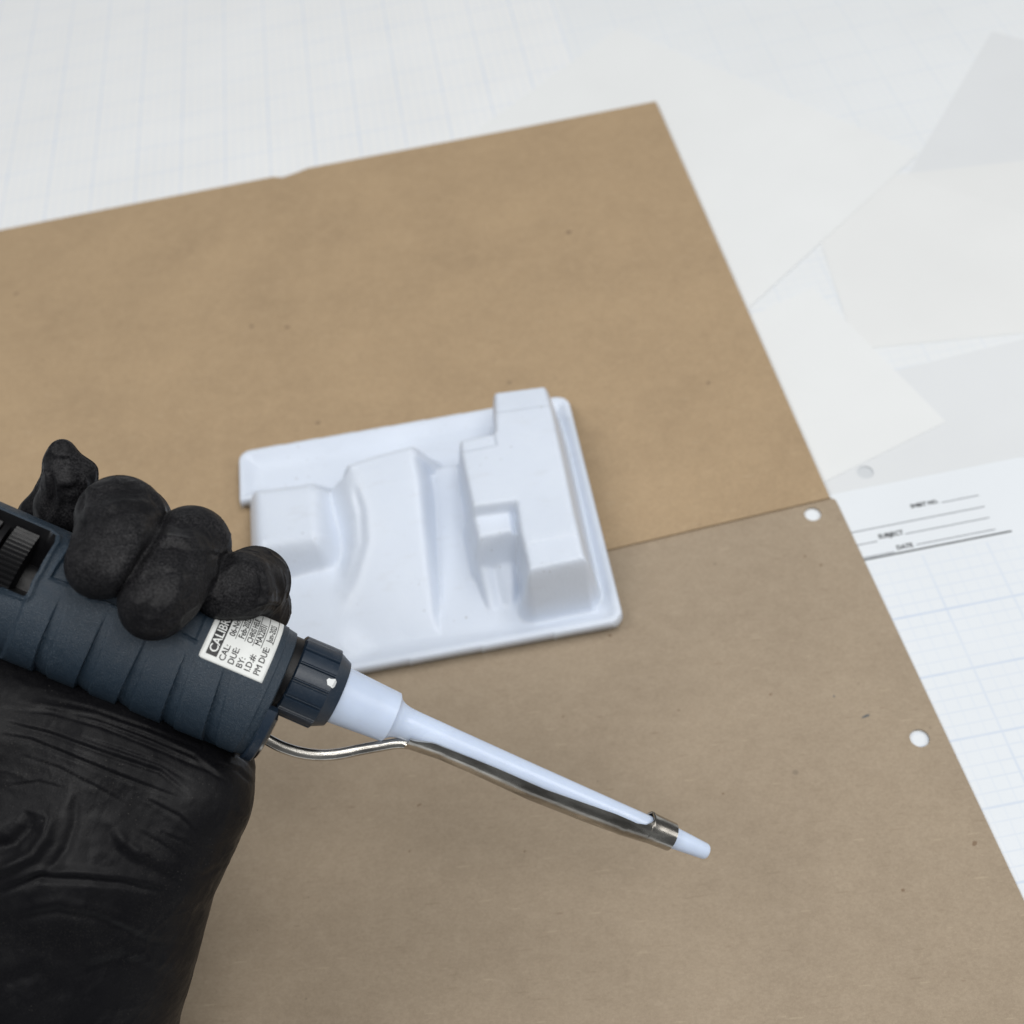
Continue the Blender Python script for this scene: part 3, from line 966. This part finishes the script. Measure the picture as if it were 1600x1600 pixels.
arc_block('ejector_slider', tA, -1.62, -14.2, -11.4, -5.0, 0.55, M['navy_smooth'])
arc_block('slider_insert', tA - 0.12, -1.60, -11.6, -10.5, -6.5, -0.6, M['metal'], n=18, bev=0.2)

# thumbwheel inside the window
def wheel(name, s0, s1, R, teeth, depth, mat):
    n = teeth * 6
    def rf(i, r, t):
        u = (t * teeth / (2 * math.pi)) % 1.0
        return r - (depth * (0.5 - 0.5 * math.cos(2 * math.pi * u)) ** 0.7 if teeth and 0 < i < 3 else depth)
    return lathe(name, [(s0, R - 0.4), (s0 + 0.25, R), (s1 - 0.25, R), (s1, R - 0.4)], mat, pip, n=n if teeth else 96, c=(BW0, 0), rfun=rf if teeth else None)
sA = on_plane(30, 915, 15)[0]; sB = on_plane(40, 822, 12)[0]
S_W = sA - 1.6
wheel('thumbwheel', S_W - 6.6, S_W, 17.0, 76, 0.75, M['black_plastic'])
lathe('wheel_spacer', [(S_W - 9.4, 14.5), (S_W - 9.2, 15.9), (S_W - 7.6, 15.9), (S_W - 7.4, 14.5)], M['black_plastic'], c=(BW0, 0))
wheel('thumbwheel', S_W - 18, S_W - 9.6, 16.6, 76, 0.75, M['black_plastic'])

# --- calibration sticker, wrapped round the body
sBL, tBL = hit(310, 1023); sBR, tBR = hit(408, 1070)
LQ = RM
STK_S0, STK_S1 = sBL, sBR
STK_T0 = 0.5 * (tBL + tBR)
STK_LEN = 34.0                       # along the circumference, mm
def stk(u, v, lift):
    """u: along the circumference from the lower edge (mm); v: along the body from the left edge (mm)"""
    th = STK_T0 + u / LQ
    s = STK_S0 + v + (sBR - sBL) * 0
    return body_pt(np.asarray(s, float), np.asarray(th, float), lift)
SW = STK_S1 - STK_S0
stick = empty('sticker', Matrix.Identity(4)); stick.parent = pip
def sticker_sheet():
    nu, nv = 70, 24
    V, Fs = [], []
    rc = 0.9
    for i in range(nu):
        u = STK_LEN * i / (nu - 1)
        for j in range(nv):
            v = SW * j / (nv - 1)
            uu, vv2 = u, v
            if u < rc and v < rc:                       # round the lower left corner
                dd = math.hypot(rc - u, rc - v)
                if dd > rc: uu = rc - (rc - u) * rc / dd; vv2 = rc - (rc - v) * rc / dd
            V.append(stk(uu, vv2, 0.10) / 1000)
    for i in range(nu - 1):
        for j in range(nv - 1):
            a = i * nv + j
            Fs.append((a, a + 1, a + nv + 1, a + nv))
    o = mesh_obj('label_paper', V, Fs, M['label_white'], stick)
    so = o.modifiers.new('Solidify', 'SOLIDIFY'); so.thickness = 0.00009; so.offset = -1
sticker_sheet()
def stk_rect(u0, u1, v0, v1, lift, mat, name):
    n = max(2, int((u1 - u0) / 0.5))
    V, Fs = [], []
    for i in range(n + 1):
        u = u0 + (u1 - u0) * i / n
        V.append(stk(u, v0, lift) / 1000); V.append(stk(u, v1, lift) / 1000)
    for i in range(n):
        Fs.append((2 * i, 2 * i + 1, 2 * i + 3, 2 * i + 2))
    return mesh_obj(name, V, Fs, mat, stick)
def stk_text(body_, u, v, size, mat, lift=0.125, sx=1.0, bold=0.0):
    tv, tf = text_mesh(body_, 1.0, 3, 0)
    tv = tv * size
    V, Fs = [], []
    for k_, (du, dv) in enumerate(((-0.05, 0), (0.05, 0), (0, -0.04), (0, 0.04))[:4 if bold else 1]):
        base = len(V)
        V += [stk(u + x * sx + du, v - y + dv, lift + 0.004 * k_) / 1000 for x, y, _ in tv]
        Fs += [tuple(i + base for i in f) for f in tf]
    return mesh_obj('printed_word', V, Fs, mat, stick, False)
k = SW / 19.8
stk_rect(1.6, STK_LEN - 1, 1.55 * k, 4.9 * k, 0.115, M['label_ink'], 'header_band')
stk_text('CALIBRATED', 2.5, 4.35 * k, 3.25, M['label_white'], 0.13, 0.92, 0.012)
rows = [('CAL:', '06-Nov-', 7.35), ('DUE:', 'Feb-2025', 10.05), ('BY:', 'CHRIS HELIE', 12.65), ('I.D.#:', 'MA22031', 15.15), ('PM DUE:', 'Jun-2025', 18.0)]
starts = [8.2, 8.6, 8.3, 8.6, 10.8]
for (a, b_, v), u0 in zip(rows, starts):
    stk_text(a, 1.3, v * k, 2.35, M['label_ink'], sx=0.92, bold=0.012)
    stk_text(b_, u0 + 0.2, (v - 0.15) * k, 2.3 if b_ != 'CHRIS HELIE' else 2.15, M['label_ink'], sx=0.88 if b_ != 'CHRIS HELIE' else 0.8, bold=0.012)
    stk_rect(u0 - 0.2, STK_LEN - 2, (v + 0.22) * k, (v + 0.42) * k, 0.118, M['label_ink'], 'printed_rule')

# ================================================================== gloved hand (one continuous surface from a distance field)
def build_hand():
    import openvdb
    vox = 0.00043
    prims = []
    def cap(a, b, ra, rb): prims.append((np.array(a), np.array(b), ra / 1000, rb / 1000))
    def chain(spec):
        pts = [(P(x, y, d / 1000), r) for x, y, d, r in spec]
        return [(pts[i][0], pts[i + 1][0], pts[i][1] / 1000, pts[i + 1][1] / 1000) for i in range(len(pts) - 1)]
    groups = []
    # palm, heel of the hand and wrist
    palm = chain([(285, 1246, 322, 16.5), (150, 1180, 322, 22), (0, 1140, 322, 26), (-160, 1100, 322, 28)])
    palm += chain([(285, 1246, 322, 16.5), (212, 1344, 322, 21), (158, 1480, 324, 23.5), (110, 1700, 330, 27), (60, 1960, 338, 29)])
    palm += chain([(150, 1180, 322, 22), (100, 1330, 318, 26), (40, 1500, 322, 28), (-40, 1750, 330, 28), (-120, 1980, 338, 30)])
    palm += chain([(0, 1140, 322, 26), (-60, 1350, 320, 28), (-110, 1600, 326, 28)])
    palm += chain([(322, 1180, 338, 12.5), (325, 1060, 352, 11)])
    palm += chain([(150, 1180, 338, 16), (200, 1000, 356, 14)])
    palm += chain([(0, 1100, 338, 16), (80, 940, 352, 14)])
    groups.append((palm, 0.012))
    fingers = [
        # little
        [(310, 1060, 352, 11), (370, 1000, 346, 10), (402, 950, 334, 8.8), (399, 908, 319, 8.8), (378, 915, 309, 8.4), (347, 926, 305, 7.2)],
        # ring
        [(250, 1040, 354, 11), (280, 930, 346, 10.5), (306, 872, 326, 9.2), (299, 851, 309, 9.6), (276, 888, 297, 9.4), (254, 925, 290, 9.1), (239, 949, 287, 8.3)],
        # middle
        [(180, 1000, 354, 11), (190, 890, 344, 11), (212, 815, 322, 9.0), (188, 811, 303, 10.6), (181, 846, 293, 9.6), (162, 878, 287, 8.1), (155, 886, 286, 7.5)],
        # index
        [(90, 930, 350, 11), (95, 860, 336, 8.5), (98, 790, 324, 6.8), (103, 745, 319, 5.6), (97, 712, 317, 3.2)],
    ]
    for f in fingers: groups.append((chain(f), 0.004))
    web = chain([(48, 798, 328, 2.2), (84, 722, 319, 1.4), (96, 706, 317, 2.0)]) + chain([(52, 805, 328, 2.6), (92, 850, 334, 7)]) + chain([(100, 706, 317, 2.0), (136, 735, 320, 1.3)]) + chain([(136, 735, 320, 1.3), (130, 752, 323, 2.2), (138, 800, 330, 4)])
    groups.append((web, 0.006))
    allp = np.array([p for g, _ in groups for c in g for p in c[:2]])
    lo = allp.min(0) - 0.035; hi = allp.max(0) + 0.035
    # do not sample far outside the frame
    lo = np.maximum(lo, P(-120, 1660, .33) - np.array([0.008, 0.015, 0.03]))
    nx = np.ceil((hi - lo) / vox).astype(int)
    xs = [lo[i] + vox * np.arange(nx[i]) for i in range(3)]
    # coarse pass then fine pass near the surface
    def field(Pn):
        tot = None
        for g, k in groups:
            d = None
            for a, b, ra, rb in g:
                ba = b - a; L2 = float(ba @ ba) + 1e-12
                t = np.clip(((Pn - a) @ ba) / L2, 0, 1)
                q = np.linalg.norm(Pn - a - t[..., None] * ba, axis=-1) - (ra + (rb - ra) * t)
                d = q if d is None else smin(d, q, k)
            tot = d if tot is None else smin(tot, d, 0.0005)
        return tot
    cs = 6
    cx = [x[::cs] for x in xs]
    G = np.stack(np.meshgrid(*cx, indexing='ij'), -1).astype(np.float32)
    coarse = field(G)
    D = np.full(tuple(nx), 0.02, np.float32)
    near = np.abs(coarse) < vox * cs * 2.2
    D_c = np.where(coarse > 0, 0.01, -0.01).astype(np.float32)
    big = np.repeat(np.repeat(np.repeat(D_c, cs, 0), cs, 1), cs, 2)[:nx[0], :nx[1], :nx[2]]
    D[...] = big
    nb = np.repeat(np.repeat(np.repeat(near, cs, 0), cs, 1), cs, 2)[:nx[0], :nx[1], :nx[2]]
    ii = np.argwhere(nb)
    pts = lo + ii * vox
    vals = np.concatenate([field(c) for c in np.array_split(pts, max(1, len(pts) // 400000))])
    D[ii[:, 0], ii[:, 1], ii[:, 2]] = vals
    grid = openvdb.FloatGrid(0.01)
    grid.copyFromArray(D)
    p, q = grid.convertToQuads(0.0)
    p = np.array(p) * vox + lo
    return p, np.array(q)

def vnormals(p, q):
    n = np.cross(p[q[:, 2]] - p[q[:, 0]], p[q[:, 3]] - p[q[:, 1]])
    vn = np.zeros_like(p)
    for k in range(4): np.add.at(vn, q[:, k], n)
    return vn / (np.linalg.norm(vn, axis=1, keepdims=True) + 1e-12)

hp, hqd = build_hand()
def relax(p, q, it):
    for _ in range(it):
        acc = np.zeros_like(p); cnt = np.zeros(len(p))
        for a, b in ((0, 1), (1, 2), (2, 3), (3, 0)):
            np.add.at(acc, q[:, a], p[q[:, b]]); np.add.at(acc, q[:, b], p[q[:, a]])
            np.add.at(cnt, q[:, a], 1); np.add.at(cnt, q[:, b], 1)
        p = p * 0.5 + 0.5 * acc / np.maximum(cnt, 1)[:, None]
    return p
hp = relax(hp, hqd, 1)
# --- creases and folds of the loose glove, pressed into the surface
def proj(p):
    v = p - C0
    d = v @ F
    return 800 + FPX * (v @ IX) / d, 800 + FPX * (v @ IY) / d
# (points, depth mm (negative = valley), half width px, ridge beside it)
CREASES = [
    ([(0, 1107), (80, 1113), (160, 1135), (260, 1175), (330, 1205), (362, 1227)], -0.45, 3.5, 0.6),
    ([(0, 1128), (78, 1147), (156, 1175), (250, 1206), (297, 1244)], -0.55, 3.5, 0.6),
    ([(0, 1148), (47, 1156), (94, 1175), (190, 1214), (282, 1248)], -0.45, 3.0, 0.6),
    ([(20, 1098), (150, 1122), (219, 1147), (300, 1180), (346, 1219)], -0.40, 3.0, 0.6),
    ([(312, 1156), (350, 1166), (380, 1183), (400, 1210)], -0.45, 3.0, 0.7),
    ([(335, 1190), (372, 1204), (396, 1228)], -0.35, 3.0, 0.6),
    ([(30, 1180), (90, 1200), (150, 1230), (205, 1262)], -0.16, 2.6, 0.6),
    ([(60, 1088), (140, 1106), (230, 1138), (320, 1172)], -0.2, 2.4, 0.6),
    ([(120, 1150), (190, 1172), (250, 1194), (310, 1226)], -0.2, 2.4, 0.6),
    ([(230, 1250), (280, 1276), (310, 1306)], -0.28, 3, 0.6),
    ([(250, 1300), (300, 1322), (345, 1330)], -0.18, 3, 0.6),
    ([(200, 1290), (250, 1318), (290, 1346)], -0.15, 3, 0.6),
    ([(10, 1230), (60, 1222), (110, 1236)], -0.15, 3, 0.6),
    ([(-20, 1366), (20, 1352), (52, 1336), (72, 1308), (79, 1280), (66, 1262)], 1.9, 11, 0.0),
    ([(-20, 1332), (20, 1318), (44, 1294), (50, 1270)], -1.4, 11, 0.2),
    ([(40, 1390), (84, 1354), (104, 1325), (116, 1288), (120, 1230)], -0.5, 8, 0.5),
    ([(-10, 1400), (60, 1372), (120, 1374), (190, 1380), (262, 1396)], -0.7, 6, 0.8),
    ([(150, 1288), (166, 1300), (180, 1326), (205, 1346), (245, 1362), (300, 1392)], -0.5, 10, 0.9),
    ([(178, 1294), (196, 1320), (226, 1342)], 0.5, 9, 0.0),
    ([(285, 1356), (318, 1370), (352, 1350)], -0.35, 5, 0.7),
    ([(362, 1268), (374, 1280), (392, 1284)], -0.4, 5, 0.7),
    ([(10, 1440), (90, 1424), (160, 1438), (235, 1474), (300, 1478)], -0.5, 8, 0.9),
    ([(120, 1520), (190, 1500), (260, 1530), (290, 1560)], -0.4, 12, 0.9),
    ([(-20, 1540), (60, 1520), (110, 1560)], -0.4, 12, 0.9),
    # middle finger
    ([(165, 803), (190, 795), (220, 794), (246, 803)], -0.85, 5, 0.8),
    ([(168, 930), (186, 895), (206, 858), (222, 815)], 1.5, 14, 0.0),
    ([(196, 925), (214, 890), (232, 850)], -0.5, 8, 0.0),
    ([(122, 812), (132, 822), (130, 836), (120, 844)], -0.35, 4, 0.8),
    ([(236, 770), (247, 790), (252, 806)], -0.45, 4, 0.7),
    ([(150, 772), (180, 762), (215, 768)], -0.25, 6, 0.5),
    ([(118, 862), (150, 850), (190, 848), (228, 838)], -0.40, 4, 0.7),
    ([(128, 790), (150, 812), (146, 860), (132, 905)], 0.7, 11, 0.0),
    # ring finger
    ([(222, 905), (250, 892), (284, 896)], -0.35, 4, 0.7),
    ([(262, 815), (290, 822), (322, 812)], -0.35, 5, 0.7),
    ([(208, 960), (226, 930), (240, 900)], 0.7, 10, 0.0),
    ([(240, 856), (268, 850), (300, 858)], -0.7, 5, 0.8),
    ([(262, 965), (276, 920), (284, 885)], 1.1, 13, 0.0),
    ([(330, 815), (345, 835), (350, 852)], -0.4, 4, 0.7),
    ([(318, 870), (332, 866), (346, 870)], -0.35, 4, 0.7),
    # little finger
    ([(404, 892), (411, 915), (408, 934), (396, 946)], -0.6, 4, 0.8),
    ([(420, 880), (434, 905), (440, 925)], -0.4, 4, 0.8),
    ([(402, 952), (420, 948), (440, 950)], -0.6, 4, 0.8),
    ([(330, 905), (360, 886), (395, 880)], 0.6, 9, 0.0),
    # index finger
    ([(77, 735), (82, 775), (68, 815)], -1.2, 6, 0.6),
    ([(124, 740), (128, 775), (124, 805)], -0.9, 6, 0.6),
    ([(92, 762), (108, 768), (124, 760)], -0.7, 6, 0.6),
    ([(88, 714), (110, 722), (132, 732)], -0.4, 4, 0.6),
]
def crease_field(x, y):
    out = np.zeros_like(x)
    for pts, amp, wd, ridge in CREASES:
        xs_ = [p[0] for p in pts]; ys_ = [p[1] for p in pts]
        sel = (x > min(xs_) - 6 * wd) & (x < max(xs_) + 6 * wd) & (y > min(ys_) - 6 * wd) & (y < max(ys_) + 6 * wd)
        if not sel.any(): continue
        X_, Y_ = x[sel], y[sel]
        best = np.full(X_.shape, 1e9); sd = np.zeros_like(best); tt = np.zeros_like(best)
        seg = [math.dist(pts[i], pts[i + 1]) for i in range(len(pts) - 1)]; tot = sum(seg); acc = 0
        for i, L in enumerate(seg):
            ax_, ay_ = pts[i]; ex, ey = pts[i + 1][0] - ax_, pts[i + 1][1] - ay_
            t = np.clip(((X_ - ax_) * ex + (Y_ - ay_) * ey) / (L * L), 0, 1)
            dx, dy = X_ - ax_ - t * ex, Y_ - ay_ - t * ey
            dd = np.hypot(dx, dy); m = dd < best
            best = np.where(m, dd, best); sd = np.where(m, np.where(ex * dy - ey * dx >= 0, dd, -dd), sd)
            tt = np.where(m, (acc + t * L) / tot, tt); acc += L
        fade = np.clip(np.minimum(tt, 1 - tt) / 0.25, 0, 1) ** 0.7
        val = amp * np.exp(-(best / wd) ** 2) - ridge * amp * np.exp(-((sd + 1.9 * wd) / (1.3 * wd)) ** 2) * (best < 5 * wd)
        out[sel] += val * fade
    return out
from mathutils import noise as mnoise
hn = vnormals(hp, hqd)
if ((hp - hp.mean(0)) * hn).sum() < 0: hn = -hn
px_, py_ = proj(hp)
facing = np.clip(-(((hp - C0) / np.linalg.norm(hp - C0, axis=1, keepdims=True)) * hn).sum(1) / 0.25, 0, 1)
disp = crease_field(px_, py_) * facing
vis = (facing > 0) & (px_ > -60) & (py_ < 1660)
nz = np.zeros(len(hp))
for i_ in np.nonzero(vis)[0]:
    q = Vector(hp[i_])
    w1 = mnoise.noise(q * 70); w2 = mnoise.noise(q * 45 + Vector((3, 1, 9)))
    warp = Vector((w1, w2, mnoise.noise(q * 60 + Vector((5, 5, 1))))) * 0.006
    palm = min(max((py_[i_] - (1020 + 0.36 * px_[i_])) / 30, 0), 1)
    sc_ = 165 - 85 * palm
    d_ = mnoise.voronoi((q + warp) * sc_)[0]
    f_ = min((d_[1] - d_[0]) / 0.32, 1.0)
    m_ = min(max((w2 + 0.12) * 2.6, 0.0), 1.0)
    nz[i_] = 0.40 * w1 - (0.36 - 0.12 * palm) * m_ * math.sqrt(f_) + 0.10 * mnoise.noise(q * 420)
hp = hp + hn * ((disp + nz) / 1000)[:, None]
hand = mesh_obj('gloved_hand', hp, hqd[:, ::-1].tolist(), M['glove'])
dust = hand.data.attributes.new('dust', 'FLOAT', 'POINT')
dust.data.foreach_set('value', (np.clip((1000 + 0.40 * px_ - py_) / 60, 0, 1) * 0.9 + 0.1).astype(np.float32))
bmh = bmesh.new(); bmh.from_mesh(hand.data); bmesh.ops.recalc_face_normals(bmh, faces=bmh.faces); bmh.to_mesh(hand.data); bmh.free()
tag(hand, 'hand in a black nitrile glove gripping the navy pipette, fingers curled over it', 'hand')
